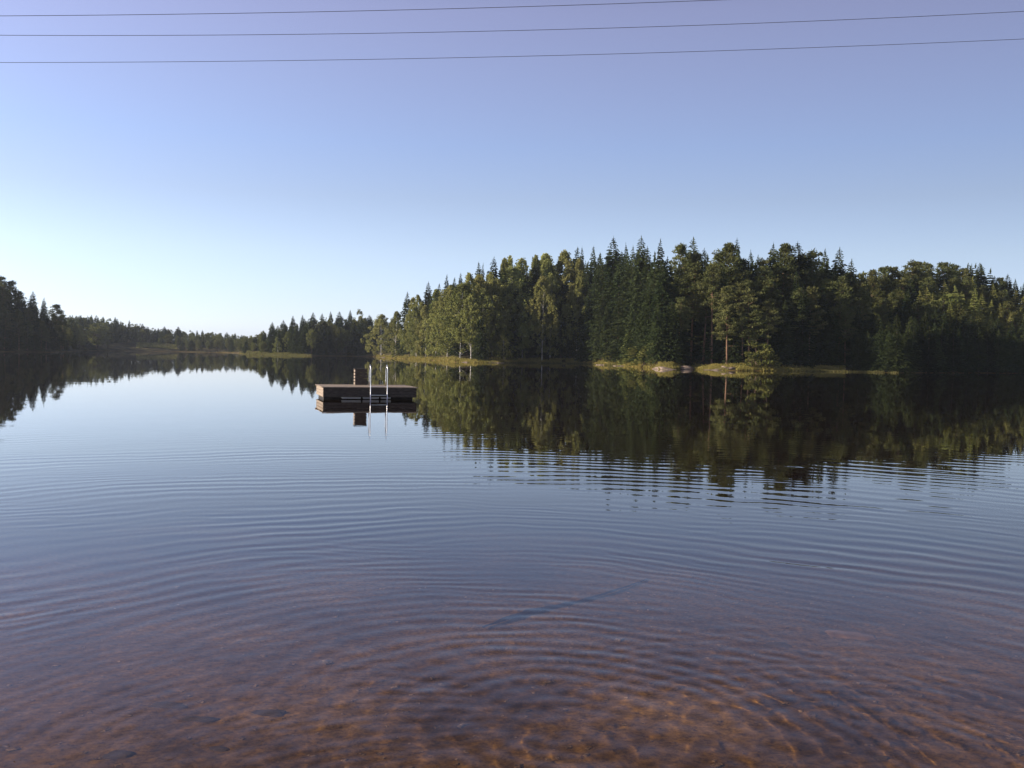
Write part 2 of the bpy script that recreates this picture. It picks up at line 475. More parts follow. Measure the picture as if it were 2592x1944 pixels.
def build_water():
    m, nt, N, L, out = new_mat('lake_water')
    geo = N.new('ShaderNodeNewGeometry')
    nz = noise_node(nt, 0.55, 2, 0.5, geo.outputs['Position'])
    nb = noise_node(nt, 3.0, 2, 0.5, geo.outputs['Position'])
    ad = N.new('ShaderNodeMath'); ad.operation = 'MULTIPLY_ADD'; ad.inputs[1].default_value = 0.12
    L.new(nb.outputs['Fac'], ad.inputs[0]); L.new(nz.outputs['Fac'], ad.inputs[2])
    bp = N.new('ShaderNodeBump'); bp.inputs['Strength'].default_value = 1; bp.inputs['Distance'].default_value = 0.0022
    L.new(ad.outputs[0], bp.inputs['Height'])
    fr = N.new('ShaderNodeFresnel'); fr.inputs['IOR'].default_value = 1.33
    L.new(bp.outputs[0], fr.inputs['Normal'])
    gl = N.new('ShaderNodeBsdfGlossy'); gl.inputs['Roughness'].default_value = 0.0
    gl.inputs['Color'].default_value = (1, 1, 1, 1)
    L.new(bp.outputs[0], gl.inputs['Normal'])
    tr = N.new('ShaderNodeBsdfRefraction'); tr.inputs['IOR'].default_value = 1.33; tr.inputs['Roughness'].default_value = 0.0
    tr.inputs['Color'].default_value = (0.94, 0.78, 0.6, 1)          # tea-stained lake water
    L.new(bp.outputs[0], tr.inputs['Normal'])
    ms = N.new('ShaderNodeMixShader')
    mf = N.new('ShaderNodeMix'); mf.data_type = 'FLOAT'       # seen from below the surface lets nearly everything through
    L.new(geo.outputs['Backfacing'], mf.inputs[0]); L.new(fr.outputs[0], mf.inputs[2]); mf.inputs[3].default_value = 0.06
    L.new(mf.outputs[0], ms.inputs[0]); L.new(tr.outputs[0], ms.inputs[1]); L.new(gl.outputs[0], ms.inputs[2])
    L.new(ms.outputs[0], out.inputs['Surface'])
    na = 1100
    rr = np.concatenate([np.arange(0.02, 4.4, 0.014), np.arange(4.4, 14, 0.036), np.arange(14, 21, 0.06), np.geomspace(21.2, 560, 40)])
    aa = np.linspace(0, 2 * math.pi, na, endpoint=False)
    Rm, Am = np.meshgrid(rr, aa, indexing='ij')
    X = WC[0] + Rm * np.sin(Am)
    Y = WC[1] + Rm * np.cos(Am)
    Z = wave_height(X, Y)
    V = np.stack([X, Y, Z], -1).reshape(-1, 3)
    nr = len(rr)
    i, j = np.meshgrid(np.arange(nr - 1), np.arange(na), indexing='ij')
    j2 = (j + 1) % na
    F1 = np.stack([i * na + j, (i + 1) * na + j, (i + 1) * na + j2, i * na + j2], -1).reshape(-1, 4)[:, ::-1]
    hub = np.array([[k, k + 1, (k + 2) % na, 0] for k in range(0, na - 1, 2)])
    hub[:, 3] = len(V)
    V = np.concatenate([V, [[WC[0], WC[1], float(wave_height(np.array(WC[0]), np.array(WC[1])))]]])
    me = mesh('water', V, np.concatenate([F1, hub[:, [3, 2, 1, 0]]]), m, True)
    o = link('water', me)
    o.cycles.is_caustics_caster = True
    tag(o, 'calm tea brown lake with spreading ring ripples', kind='structure')


build_water()


# ---------------------------------------------------------------- foliage builders
def unit(v):
    return v / np.maximum(np.linalg.norm(v, axis=-1, keepdims=True), 1e-9)


def cards(c, u, L, Wd, g, cup=0.0):
    """pointed leaf quads: centre c, axis u, random side"""
    n = len(c)
    u = unit(u)
    s = unit(np.cross(u, unit(g.normal(size=(n, 3)))))
    L = np.broadcast_to(np.asarray(L, float).reshape(-1, 1), (n, 1))
    Wd = np.broadcast_to(np.asarray(Wd, float).reshape(-1, 1), (n, 1))
    v = np.stack([c - u * L / 2, c + s * Wd / 2 - u * L * 0.08, c + u * L / 2, c - s * Wd / 2 - u * L * 0.08], 1).reshape(-1, 3)
    return v


def card_faces(nv):
    return np.arange(nv, dtype=np.int32).reshape(-1, 4)


def spruce_crown(seed, H=18.0, Rb=2.2, step=0.42, fill=1.0, low=0.05):
    g = np.random.default_rng(seed)
    cs, us, Ls, Ws = [], [], [], []
    z = H * low
    lob = g.uniform(0, 6.28, 6)
    while z < H * 0.985:
        t = z / H
        dz = H - z
        Lr = Rb * min((1 - t) ** 0.78, (1 - t) * 2.6) * min(1.0, 0.75 + t * 2.0) + 0.03
        sz = min(1.0, 0.3 + dz * 0.2)
        nb = int(round(5 + 5 * (1 - t)))
        ph0 = g.uniform(0, 6.28)
        for k in range(nb):
            if g.random() > fill:
                continue
            ph = ph0 + 6.283 * k / nb + g.normal() * 0.2
            Lb = Lr * g.uniform(0.68, 1.15) * (1 + 0.16 * math.sin(3 * ph + lob[0] + z * 0.7) + 0.1 * math.sin(5 * ph + lob[1] - z * 1.3))
            sl = -0.32 + 0.85 * t ** 1.5 + g.normal() * 0.06
            ns = max(1, int(math.ceil(Lb / 0.42)))
            for q in range(ns):
                s = (q + 0.75) / (ns + 0.1)
                e = np.array([math.cos(ph), math.sin(ph), 0.0])
                p = e * Lb * s + np.array([0, 0, z + Lb * (sl * s - 0.16 * s * s + 0.07 * s ** 4)])
                tan = e + np.array([0, 0, sl - 0.3 * s])
                lat = np.array([-e[1], e[0], 0.0])
                cs.append(p); us.append(tan); Ls.append(0.62 * sz); Ws.append(0.28 * sz)
                for sg in (-1, 1):
                    ll = (0.34 + 0.34 * (1 - s)) * sz
                    uu = e * 0.7 + lat * sg * 0.8 + np.array([0, 0, -0.38])
                    cs.append(p + uu * ll * 0.42 + g.normal(size=3) * 0.05); us.append(uu); Ls.append(ll + 0.2 * sz); Ws.append(0.26 * sz)
        z += step * (0.65 + 0.5 * (1 - t)) * g.uniform(0.8, 1.2)
    for k in range(7):      # leader
        cs.append(np.array([g.normal() * 0.03, g.normal() * 0.03, H * 1.0 - k * 0.17])); us.append(np.array([g.normal() * 0.12, g.normal() * 0.12, 1.0])); Ls.append(0.6); Ws.append(0.12 + 0.02 * k)
    return cards(np.array(cs), np.array(us), np.array(Ls), np.array(Ws), g)


def clump_cards(g, centers, radii, per, L, Wd, outward, droop):
    c = np.repeat(centers, per, axis=0)
    rad = np.repeat(radii, per, axis=0)
    d = unit(g.normal(size=c.shape))
    p = c + d * rad * g.uniform(0.35, 1.0, (len(c), 1))
    u = d * outward + g.normal(size=c.shape) * 0.5 + np.array([0, 0, droop])
    return cards(p, u, g.uniform(0.7, 1.3, len(c)) * L, g.uniform(0.7, 1.2, len(c)) * Wd, g)


def trunk_mb(H, r0, g, bend=0.02, top=0.97, seg=6, n=9):
    mb = MB()
    ph = g.uniform(0, 6.28)
    pts, rad = [], []
    for i in range(n):
        t = i / (n - 1)
        b = bend * H * math.sin(t * 2.6) * t
        pts.append((b * math.cos(ph), b * math.sin(ph), -0.5 + (H * top + 0.5) * t))
        rad.append(max(0.015, r0 * (1 - t) ** 0.8 * (1.25 if i == 0 else 1)))
    mb.tube(pts, rad, seg)
    return mb, (lambda z: np.array([bend * H * math.sin((z + .5) / (H * top + .5) * 2.6) * ((z + .5) / (H * top + .5)) * math.cos(ph),
                                    bend * H * math.sin((z + .5) / (H * top + .5) * 2.6) * ((z + .5) / (H * top + .5)) * math.sin(ph), z]))


def pine_tree(seed, H=18.0, start=0.45, Rc=2.5, nl=30, dead=6, flat=0.55):
    g = np.random.default_rng(seed)
    mb, axis = trunk_mb(H, 0.2, g, 0.012, 0.95, 6)
    cen, rad = [], []
    for k in range(nl):
        t = (k + g.uniform(0, 1)) / nl
        z = H * (start + (0.96 - start) * t)
        Lb = Rc * (0.55 + 0.6 * math.sin(math.pi * min(1, t * 0.9 + 0.12))) * (1 - t ** 1.6 * 0.82) * g.uniform(0.6, 1.2)
        ph = k * 2.4 + g.normal() * 0.5
        e = np.array([math.cos(ph), math.sin(ph), 0.12 + 0.45 * t + g.normal() * 0.1])
        a = axis(z)
        tip = a + e * Lb
        mid = a + e * Lb * 0.55 + np.array([0, 0, -0.1])
        mb.tube([a, mid, tip], [0.05, 0.035, 0.012], 4, False)
        for s in ((1.0,) if Lb < 0.9 else (0.55, 0.98)):
            lat = g.normal(size=3) * 0.3 * np.array([1, 1, 0.3])
            cen.append(a + e * Lb * s + lat + np.array([0, 0, 0.12])); q = g.uniform(0.65, 1.1); rad.append((q, q, q * flat * g.uniform(0.8, 1.3)))
    for k in range(4):
        cen.append(axis(H * 0.955) + g.normal(size=3) * np.array([0.35, 0.35, 0.22])); rad.append((0.5, 0.5, 0.4))
    for k in range(dead):
        z = H * g.uniform(0.18, start)
        ph = g.uniform(0, 6.28); Lb = g.uniform(0.7, 2.0)
        a = axis(z)
        e = np.array([math.cos(ph), math.sin(ph), g.uniform(-0.2, 0.1)])
        mb.tube([a, a + e * Lb * 0.6 + np.array([0, 0, .06]), a + e * Lb], [0.035, 0.022, 0.008], 4, False)
        if g.random() < 0.45:
            cen.append(a + e * Lb); rad.append((0.5, 0.5, 0.15))
    v = clump_cards(g, np.array(cen), np.array(rad), 56, 0.48, 0.19, 0.8, 0.35)
    return mb, v


def birch_tree(seed, H=16.0, Rc=2.5, low=0.2, per=34, n=105, leaf=0.3, power=0.75):
    g = np.random.default_rng(seed)
    mb, axis = trunk_mb(H, 0.11, g, 0.018, 0.9, 6)
    cen, rad = [], []
    lob = g.uniform(0, 6.28, 4)
    for k in range(n):
        t = g.uniform(0.0, 1.0)
        z = H * (low + (0.95 - low) * t)
        prof = Rc * max(0.14, math.sin(math.pi * min(1, (0.1 + 0.9 * t)) ** power) ** 0.75)
        ph = k * 2.4 + g.normal() * 0.4
        prof *= 1 + 0.22 * math.sin(2 * ph + lob[0] + z * 0.5) + 0.15 * math.sin(3 * ph - lob[1] + z)
        f = g.uniform(0.15, 1.0) ** 0.55
        a = axis(z)
        p = a + np.array([math.cos(ph), math.sin(ph), 0]) * prof * f
        cen.append(p)
        q = g.uniform(0.35, 0.62)
        rad.append((q, q, q * g.uniform(1.1, 1.7)))
        if k % 6 == 0:
            b = axis(max(0.5, z - prof * f * 1.1))
            mb.tube([b, (b + p) / 2 + np.array([0, 0, 0.15]), p], [0.022, 0.013, 0.005], 4, False)
    cen.append(axis(H * 0.96)); rad.append((0.3, 0.3, 0.5))
    v = clump_cards(g, np.array(cen), np.array(rad), per, leaf, leaf * 0.7, 0.55, -0.35)
    return mb, v


def round_tree(seed, H=13.0, Rc=4.6, low=0.16, n=150):
    g = np.random.default_rng(seed)
    mb, axis = trunk_mb(H, 0.3, g, 0.015, 0.7, 8)
    cen, rad = [], []
    for k in range(n):
        d = unit(g.normal(size=3))
        zc = H * (low + (1 - low) * 0.5)
        sc = np.array([Rc, Rc, H * (1 - low) * 0.5]) * (0.88 + 0.12 * math.sin(3 * d[0] + 2 * d[2] * 3 + seed))
        p = np.array([0, 0, zc]) + d * sc * g.uniform(0.5, 0.95)
        cen.append(p); q = g.uniform(0.5, 0.95); rad.append((q, q, q * 0.8))
        if k % 6 == 0:
            b = axis(H * g.uniform(0.18, 0.4))
            mb.tube([b, (b + p) / 2 + np.array([0, 0, 0.3]), p], [0.11, 0.06, 0.015], 4, False)
    v = clump_cards(g, np.array(cen), np.array(rad), 36, 0.42, 0.32, 0.7, -0.05)
    return mb, v


def shrub(seed, H=3.0, Rc=1.6, n=26):
    g = np.random.default_rng(seed)
    mb = MB()
    cen, rad = [], []
    for k in range(n):
        ph = k * 2.4; f = math.sqrt(g.uniform(0.02, 1))
        t = g.uniform(0.12, 0.95)
        p = np.array([math.cos(ph) * f * Rc * (1.1 - 0.6 * t), math.sin(ph) * f * Rc * (1.1 - 0.6 * t), H * t])
        cen.append(p); q = g.uniform(0.25, 0.5); rad.append((q, q, q))
        if k % 3 == 0:
            mb.tube([(p[0] * 0.1, p[1] * 0.1, -0.3), (p[0] * 0.5, p[1] * 0.5, p[2] * 0.55), tuple(p)], [0.04, 0.028, 0.008], 4, False)
    v = clump_cards(g, np.array(cen), np.array(rad), 30, 0.26, 0.18, 0.6, 0.15)
    return mb, v


PROTO = {}          # kind -> list of (crown mesh, trunk mesh, height)


def proto(kind, crown_v, trunk, H, cm, tm):
    PROTO.setdefault(kind, []).append((mesh(kind + '_crown', crown_v, card_faces(len(crown_v)), cm), trunk.me(kind + '_trunk', tm, True), H))


for i in range(5):
    g_ = np.random.default_rng(900 + i)
    H = 18.0
    proto('spruce_tree', spruce_crown(100 + i, H, (3.6, 3.3, 4.0, 2.9, 3.5)[i], 0.42, (1, 1, .95, .9, .85)[i], (.05, .06, .04, .08, .1)[i]), trunk_mb(H, 0.2, g_, 0.004, 0.98)[0], H, M['spruce'], M['bark'])
for i in range(3):
    H = 8.0
    proto('young_spruce', spruce_crown(140 + i, H, (1.5, 1.3, 1.7)[i], 0.4, 1, 0.03), trunk_mb(H, 0.1, np.random.default_rng(940 + i), 0.004, 0.98)[0], H, M['young'], M['bark'])
for i in range(5):
    H = 18.0
    mb, v = pine_tree(200 + i, H, (.48, .4, .55, .34, .45)[i], (2.1, 2.3, 1.9, 2.2, 2.4)[i], (40, 44, 36, 48, 42)[i], (6, 5, 8, 4, 6)[i])
    proto('pine_tree', v, mb, H, M['pine'], M['pine_bark'])
# one gaunt pine with sparse, level boughs most of the way down
mb, v = pine_tree(230, 13.0, 0.26, 2.5, 22, 12, 0.28)
proto('gaunt_pine', v, mb, 13.0, M['pine'], M['pine_bark'])
for i in range(5):
    H = 16.0
    mb, v = birch_tree(300 + i, H, (4.1, 4.5, 3.8, 4.2, 3.5)[i], (.04, .1, .05, .28, .03)[i], 40, 170, 0.36)
    proto('birch_tree', v, mb, H, M['birch'], M['birch_bark'])
for i in range(4):
    mb, v = round_tree(400 + i, 13.0, (4.4, 5.0, 3.9, 4.6)[i], (.03, .2, .14, .08)[i])
    proto('broadleaf_tree', v, mb, 13.0, M['broad'], M['bark'])
for i in range(3):
    mb, v = shrub(500 + i, 3.0, (1.5, 1.8, 1.3)[i])
    proto('shrub', v, mb, 3.0, M['shrub'], M['bark'])
CAT = {'spruce_tree': 'spruce tree', 'young_spruce': 'young spruce', 'pine_tree': 'pine tree', 'gaunt_pine': 'pine tree', 'birch_tree': 'birch tree', 'broadleaf_tree': 'deciduous tree', 'shrub': 'shrub'}
GROUND = {}
count = {}


def plant(kind, sx, top, d, label, group=None, wide=1.0, r=None, variant=None):
    """a tree D metres behind the waterline in photo column SX whose tip reaches photo row TOP"""
    a = az(sx)
    rr = float(r_shore(a)) + d if r is None else r
    x, y = rr * math.sin(a), rr * math.cos(a)
    z = float(ground(x, y))
    dv = ray(sx, top)
    ztop = CAM_H + dv.z / math.hypot(dv.x, dv.y) * rr
    Ht = ztop - z
    if Ht < 0.5:
        return None
    count[kind] = count.get(kind, 0) + 1
    ps = PROTO[kind]
    cm, tm, H = ps[random.randrange(len(ps)) if variant is None else variant]
    s = Ht / H
    o = bpy.data.objects.new(kind, None)
    C.objects.link(o)
    o.empty_display_size = 0.5
    o.location = (x, y, z)
    w = s ** 0.6 * wide * random.uniform(0.92, 1.08) if kind in ('spruce_tree', 'pine_tree', 'birch_tree') else s * wide
    w *= random.uniform(.88, 1.15)
    o.scale = (w, w, s)
    o.rotation_euler = (random.uniform(-.035, .035), random.uniform(-.035, .035), random.uniform(0, 6.28))
    tag(o, label, CAT[kind], group)
    link('trunk', tm, o)
    link('crown', cm, o)
    return o


SP, YS, PI_, GP, BI, BR, SB = 'spruce_tree', 'young_spruce', 'pine_tree', 'gaunt_pine', 'birch_tree', 'broadleaf_tree', 'shrub'
HEAD = 'trees of the wooded headland'

# ---- headland skyline, from the birch end towards the hill: (kind, column, tip row, metres inland, label, wide, variant)
SKY = [
    (SP, 1025, 739, 14, 'ragged dark spruce rising first behind the low leafy birches at the headland tip', 1.0, 2),
    (SP, 1077, 714, 16, 'broad dark cone-shaped spruce beside the ragged first spruce of the headland tip', 1.15, 0),
    (SP, 1107, 717, 18, 'short blunt spruce tucked between the broad cone spruce and a needle-thin tip', 1.0, 1),
    (SP, 1125, 695, 18, 'needle-thin spruce tip standing clear above the pale front birches', .8, 3),
    (SP, 1146, 702, 18, 'slim pale-tipped spruce just behind the crest of the big pale birch', .8, 1),
    (SP, 1161, 690, 20, 'slim spruce with a bare leader over the crest of the big pale birch', .85, 3),
    (BI, 1190, 688, 14, 'tall brownish birch climbing left of two close dark spruce tips', 1.0, 2),
    (SP, 1205, 663, 20, 'left of two close dark spruce tips above the brownish birch', .8, 1),
    (SP, 1214, 667, 21, 'thin right-hand twin of two close dark spruce tips above the brownish birch', .6, 3),
    (SP, 1241, 651, 20, 'sharp spruce standing alone between the twin tips and the yellow birch', 1.0, 0),
    (BI, 1272, 649, 18, 'grey-green slender birch left of the bright yellow crown', .8, 4),
    (BI, 1292, 643, 24, 'grey-green birch peaking over the bright yellow crown', .8, 2),
    (BI, 1290, 668, 14, 'bright yellow birch crown high in the headland wood', 1.15, 1),
    (BI, 1323, 647, 22, 'brown-green birch just right of the bright yellow crown', .9, 0),
    (BI, 1351, 642, 22, 'narrow birch crest between the brown-green birch and a two-headed crown', .75, 4),
    (BI, 1369, 636, 22, 'two-headed pale birch crown on the headland skyline', 1.0, 3),
    (BI, 1385, 638, 24, 'dusky birch adjoining the two-headed pale crown on its hill side', .9, 0),
    (SP, 1404, 643, 24, 'dark spruce wedge between two pale birch crowns on the skyline', .9, 4),
    (BI, 1422, 628, 22, 'highest birch crown of the skyline, rounded and olive', 1.1, 1),
    (SP, 1446, 625, 20, 'dense dark spruce touching the highest olive birch crown', 1.0, 2),
    (SP, 1465, 626, 18, 'very narrow black-green spruce with a sharp spire beyond the highest birch', .72, 1),
    (SP, 1494, 622, 18, 'slender spruce with stepped boughs after the narrow black-green spire', .9, 0),
    (SP, 1515, 639, 20, 'low skyline spruce in the dip before the first giant spruce', .9, 4),
    (SP, 1549, 601, 16, 'first giant spruce of the skyline, wide dark shoulders and one clear tip', 1.15, 2),
    (SP, 1570, 634, 22, 'shorter spruce leaning on the hill side of the first giant spruce', .85, 0),
    (SP, 1584, 615, 20, 'thin wispy spruce between the two giant spruces, nearer the first', .75, 4),
    (SP, 1601, 622, 20, 'thicker spruce between the two giant spruces, nearer the second', .85, 1),
    (SP, 1619, 600, 16, 'second giant spruce, stepped boughs and the highest tip of the skyline', 1.0, 0),
    (SP, 1642, 624, 20, 'medium spruce just behind the shoulder of the second giant spruce', .9, 1),
    (SP, 1672, 607, 17, 'tall narrow spruce with level boughs after the second giant spruce', .9, 3),
    (PI_, 1722, 617, 17, 'open-topped pine on the skyline left of a solid dark cone spruce', .9, 0),
    (SP, 1748, 601, 15, 'solid dark cone spruce standing highest above the pink bare rock', 1.1, 2),
    (SP, 1781, 630, 18, 'small dark spruce head in the dip after the solid cone spruce', .9, 0),
    (PI_, 1809, 637, 14, 'low bushy pine head before the double crest of pine and slim spruce', .85, 3),
    (PI_, 1836, 612, 14, 'golden-lit pine crest beside a slim pale spruce', 1.0, 1),
    (SP, 1861, 603, 18, 'slim pale spruce with a long bare spire beside the golden-lit pine', .8, 3),
    (SP, 1890, 634, 17, 'rounded spruce head below the slim pale spire', .9, 4),
    (SP, 1914, 645, 20, 'tiny spruce spike in the broad skyline dip', .7, 3),
    (SP, 1942, 615, 17, 'open-boughed dark spruce alone after the broad skyline dip', .95, 4),
    (PI_, 1975, 613, 14, 'tall pine with a forked crest left of a square-topped dark spruce', 1.05, 1),
    (SP, 2018, 613, 14, 'square-topped dark spruce with wide ragged boughs', 1.3, 2),
    (PI_, 2057, 630, 13, 'flat-headed pine with pale tufts after the square-topped spruce', 1.0, 4),
    (SP, 2078, 632, 18, 'dark spruce spike behind the flat-headed pine', .9, 1),
    (SP, 2107, 628, 13, 'wide stepped spruce, the last tall one before the hill', 1.2, 0),
    (SP, 2146, 656, 14, 'medium spruce stepping down from the last tall one to the hill', 1.0, 4),
    (PI_, 2170, 688, 12, 'low dark pine in the notch between headland and hill', .9, 2),
]
for kind, sx, top, d, lab, wide, var in SKY:
    plant(kind, sx, top, d, lab, HEAD, wide, None, var)

# ---- trees and shrubs singled out on the shore of the headland
FRONT = [
    (BI, 965, 793, 4, 'low leafy birch at the very tip of the headland, leaning over the water', 1.35, 0),
    (BI, 1000, 786, 5, 'second low birch from the headland tip, before the dark ragged spruce', 1.2, 4),
    (BI, 1054, 772, 5, 'upright pale birch at the left end of the lit birch row', 1.0, 2),
    (BI, 1078, 770, 5, 'pale birch with two close crowns in the lit birch row', .9, 4),
    (BI, 1103, 760, 5, 'sunlit birch with a round shoulder in the middle of the lit birch row', 1.0, 0),
    (BI, 1132, 732, 6, 'tall sunlit birch leaning left in the lit birch row', 1.05, 2),
    (BI, 1165, 712, 6, 'big pale birch with a broad crest, tallest of the lit birch row', 1.2, 1),
    (BI, 1192, 744, 5, 'brown-tinged birch closing the lit birch row beside the dark spruces', 1.0, 3),
    (BI, 1225, 712, 15, 'half-hidden birch behind the end of the lit birch row', .9, 1),
    (SP, 1215, 790, 3, 'small dark green spruce reaching the water above the pale wedge of rock', .9, 1),
    (BI, 1372, 695, 2, 'large sunlit birch with white trunk standing alone against the dark spruces', .82, 3),
    (BI, 1392, 690, 8, 'narrower birch crest directly behind the large lone sunlit birch', .9, 2),
    (BI, 1322, 750, 11, 'thin olive birch left of the large lone sunlit birch', .65, 4),
    (BI, 1464, 682, 11, 'brownish birch crest half buried among dark spruces right of the lone birch', .8, 2),
    (BI, 1276, 834, 3, 'small lit birch bush with an orange tint above the low bank', .75, 4),
    (SB, 1286, 885, 2, 'yellow-lit shrub at the foot of the small orange-tinted birch bush', 1.2, 0),
    (SB, 1258, 890, 2, 'low olive shrub on the bank beside the yellow-lit shrub', 1.2, 1),
    (SB, 1508, 893, 2, 'pale rounded shrub at the end of the grassy bay', 1.0, 2),
    (SB, 1545, 885, 3, 'twiggy brown shrub above the red-brown rock', 1.1, 1),
    (YS, 1590, 812, 4, 'light green young spruce at the water beside the pink rock point', 1.2, 0),
    (YS, 1612, 846, 3, 'short light green young spruce in front of the taller one at the rock point', 1.2, 2),
    (SB, 1632, 862, 2, 'large light green shrub hanging over the water at the rock point', 1.7, 0),
    (SB, 1655, 870, 3, 'dark-edged shrub squeezed between the light green shrub and the pink rock', 1.3, 1),
    (SP, 1706, 782, 5, 'narrow spruce clothed to the ground above the pink bare rock', .8, 1),
    (PI_, 1748, 662, 7, 'front pine with a straight yellow-brown trunk above the pink rock', 1.1, 0),
    (PI_, 1802, 668, 8, 'front pine with a bare reddish trunk behind the grassy knoll', 1.0, 2),
    (GP, 1896, 706, 6, 'gaunt front pine with sparse level boughs all down its trunk', 1.0, 0),
    (PI_, 1860, 690, 12, 'leafy pine filling the gap left of the gaunt pine', 1.0, 3),
    (SP, 1738, 880, 3, 'dark dwarf spruce crouching on the pink bare rock', 1.3, 2),
    (SB, 1922, 862, 3, 'pale-leaved shrub beside the foot of the gaunt pine', 1.6, 0),
    (SB, 1902, 892, 2, 'yellow-green shrub low at the foot of the gaunt pine', 1.2, 2),
    (SB, 1948, 893, 2, 'grey-green shrub at the dark end of the grassy knoll', 1.3, 1),
    (SP, 2010, 684, 7, 'small light-tipped spruce catching the sun in the dark wall', .75, 3),
    (PI_, 2122, 696, 9, 'sunlit pine head in front of the last tall headland spruce', 1.1, 1),
    (PI_, 2180, 730, 9, 'leaning pine with a pale bare stem in the notch before the hill', .9, 2),
]
for kind, sx, top, d, lab, wide, var in FRONT:
    plant(kind, sx, top, d, lab, HEAD, wide, None, var)


def sil(xs, ys):
    return lambda x: float(np.interp(x, xs, ys))


# ---- the packed ranks inside the headland wood
head_top = sil([1025, 1077, 1150, 1240, 1370, 1460, 1550, 1620, 1750, 1860, 1930, 2020, 2110, 2170], [752, 735, 712, 676, 650, 640, 630, 628, 632, 634, 650, 634, 650, 700])
for sx in np.arange(1040, 2180, 21.0):
    for rank, (d, low) in enumerate(((6, 0.42), (11, 0.2), (17, 0.05))):
        x = sx + random.uniform(-8, 8)
        if rank == 1 and 1240 < x < 1345:
            continue
        if rank == 0 and (x < 1415 or 1735 < x < 1830 or 1880 < x < 1915):
            continue
        t = head_top(x)
        top = t + (905 - t) * max(0.015, low + random.uniform(-.12, .12))
        if x < 1230:
            k = BI if random.random() < .72 else SP
        elif x < 1470:
            k = BI if random.random() < .3 else SP
        elif x < 1690:
            k = SP
        else:
            k = PI_ if random.random() < .42 else SP
        lab = {SP: 'dark spruce packed among the inner ranks of the headland wood',
               BI: 'leafy birch packed among the inner ranks of the headland wood',
               PI_: 'scaly-barked pine packed among the inner ranks of the headland wood'}[k]
        plant(k, x, top, d + random.uniform(-1.5, 1.5), lab, 'inner ranks of the headland wood', random.uniform(.9, 1.1))

# ---- the hill beyond the headland
HILLSKY = [
    (PI_, 2200, 680, 30, 'first rounded pine where the hill skyline begins', .9, 1),
    (PI_, 2228, 674, 34, 'dense flat-topped pine second along the hill skyline', 1.2, 3),
    (PI_, 2261, 672, 36, 'pine rising gently after the dense flat-topped one on the hill', 1.1, 1),
    (PI_, 2297, 658, 40, 'broad pine crowning the middle of the hill skyline', 1.2, 4),
    (PI_, 2320, 662, 42, 'pine with tufted shoulder right after the broad crowning pine', 1.0, 0),
    (PI_, 2349, 664, 42, 'round pine head in the hill skyline beside a taller domed one', 1.0, 3),
    (PI_, 2378, 661, 42, 'tall domed pine with a steep side on the hill skyline', 1.1, 1),
    (PI_, 2404, 667, 48, 'see-through layered pine on the hill skyline', .95, 2),
    (PI_, 2432, 678, 45, 'dense pine shoulder between two see-through layered crowns', 1.1, 3),
    (SP, 2452, 668, 48, 'thin spruce spike behind the dense pine shoulder on the hill', .7, 3),
    (SP, 2478, 666, 48, 'layered spruce with wide level boughs on the hill skyline', 1.2, 4),
    (SP, 2507, 698, 46, 'low spruce head after the wide-boughed layered spruce', .9, 0),
    (PI_, 2525, 700, 46, 'low pine in the falling end of the hill skyline', .9, 1),
    (SP, 2545, 694, 46, 'pointed spruce near the falling end of the hill skyline', 1.0, 2),
    (SP, 2568, 706, 46, 'stubby spruce next to the pointed one at the falling skyline end', .9, 1),
    (SP, 2588, 712, 46, 'last spruce of the hill skyline at the edge of the view', .9, 0),
]
for kind, sx, top, d, lab, wide, var in HILLSKY:
    plant(kind, sx, top, d, lab, 'trees along the hill skyline', wide, None, var)
hill_top = sil([2185, 2230, 2300, 2400, 2480, 2520, 2592], [690, 684, 672, 672, 684, 705, 722])
for sx in np.arange(2180, 2660, 23.0):
    for rank, (d, low) in enumerate(((1.2, .6), (6, .48), (16, .36), (24, .25), (33, .12))):
        x = sx + random.uniform(-9, 9)
        t = hill_top(x)
        top = t + (930 - t) * max(0.02, low + random.uniform(-.05, .05))
        if rank < 2:
            plant(SP, x, top, d, 'shaded spruce in the dark lower belt at the foot of the hill', 'dark lower belt of the hill', 1.0)
        elif x > 2320 and (rank < 4 or random.random() < .5):
            plant(YS if random.random() < .7 else SB if random.random() < .1 else PI_, x, top, d + random.uniform(-2, 2), None, 'young trees on the sunlit hillside', 1.1)
        else:
            plant(PI_ if random.random() < .6 else SP, x, top, d + random.uniform(-2, 2), None, 'upper trees under the hill skyline', 1.0)
for o in C.objects:
    gname = o.get('group')
    if gname in ('young trees on the sunlit hillside', 'upper trees under the hill skyline') and not o.get('label'):
        where = 'on the sunlit slope of the hill' if gname.startswith('young') else 'just below the hill skyline'
        o['label'] = {'young spruce': 'light green young spruce', 'pine tree': 'rough-crowned pine', 'spruce tree': 'ordinary dark spruce', 'shrub': 'pale leafy shrub'}[o['category']] + ' ' + where

# ---- the wood on the near left, against the light
LEFT = [
    (PI_, 5, 697, 26, 'tall ragged pine at the edge of the view, highest of the backlit wood', 1.3, 4),
    (PI_, 30, 710, 24, 'broad backlit pine next to the tallest at the edge of the view', 1.3, 3),
    (PI_, 50, 735, 22, 'backlit pine on the slope between the broad pine and the layered one', 1.1, 1),
    (SP, 79, 737, 20, 'backlit spruce with layered tip standing out of the left wood', 1.2, 4),
    (SP, 108, 754, 18, 'narrow backlit spruce after the layered tip in the left wood', 1.0, 3),
    (PI_, 143, 770, 12, 'round-headed backlit pine near the low end of the left wood', 1.2, 0),
    (PI_, 160, 795, 8, 'small backlit pine at the low end of the left wood', 1.1, 2),
    (BR, 171, 826, 6, 'dark rounded tree where the left wood meets the far shore', .8, 0),
]
for kind, sx, top, d, lab, wide, var in LEFT:
    plant(kind, sx, top, d, lab, 'trees of the backlit left wood', wide, None, var)
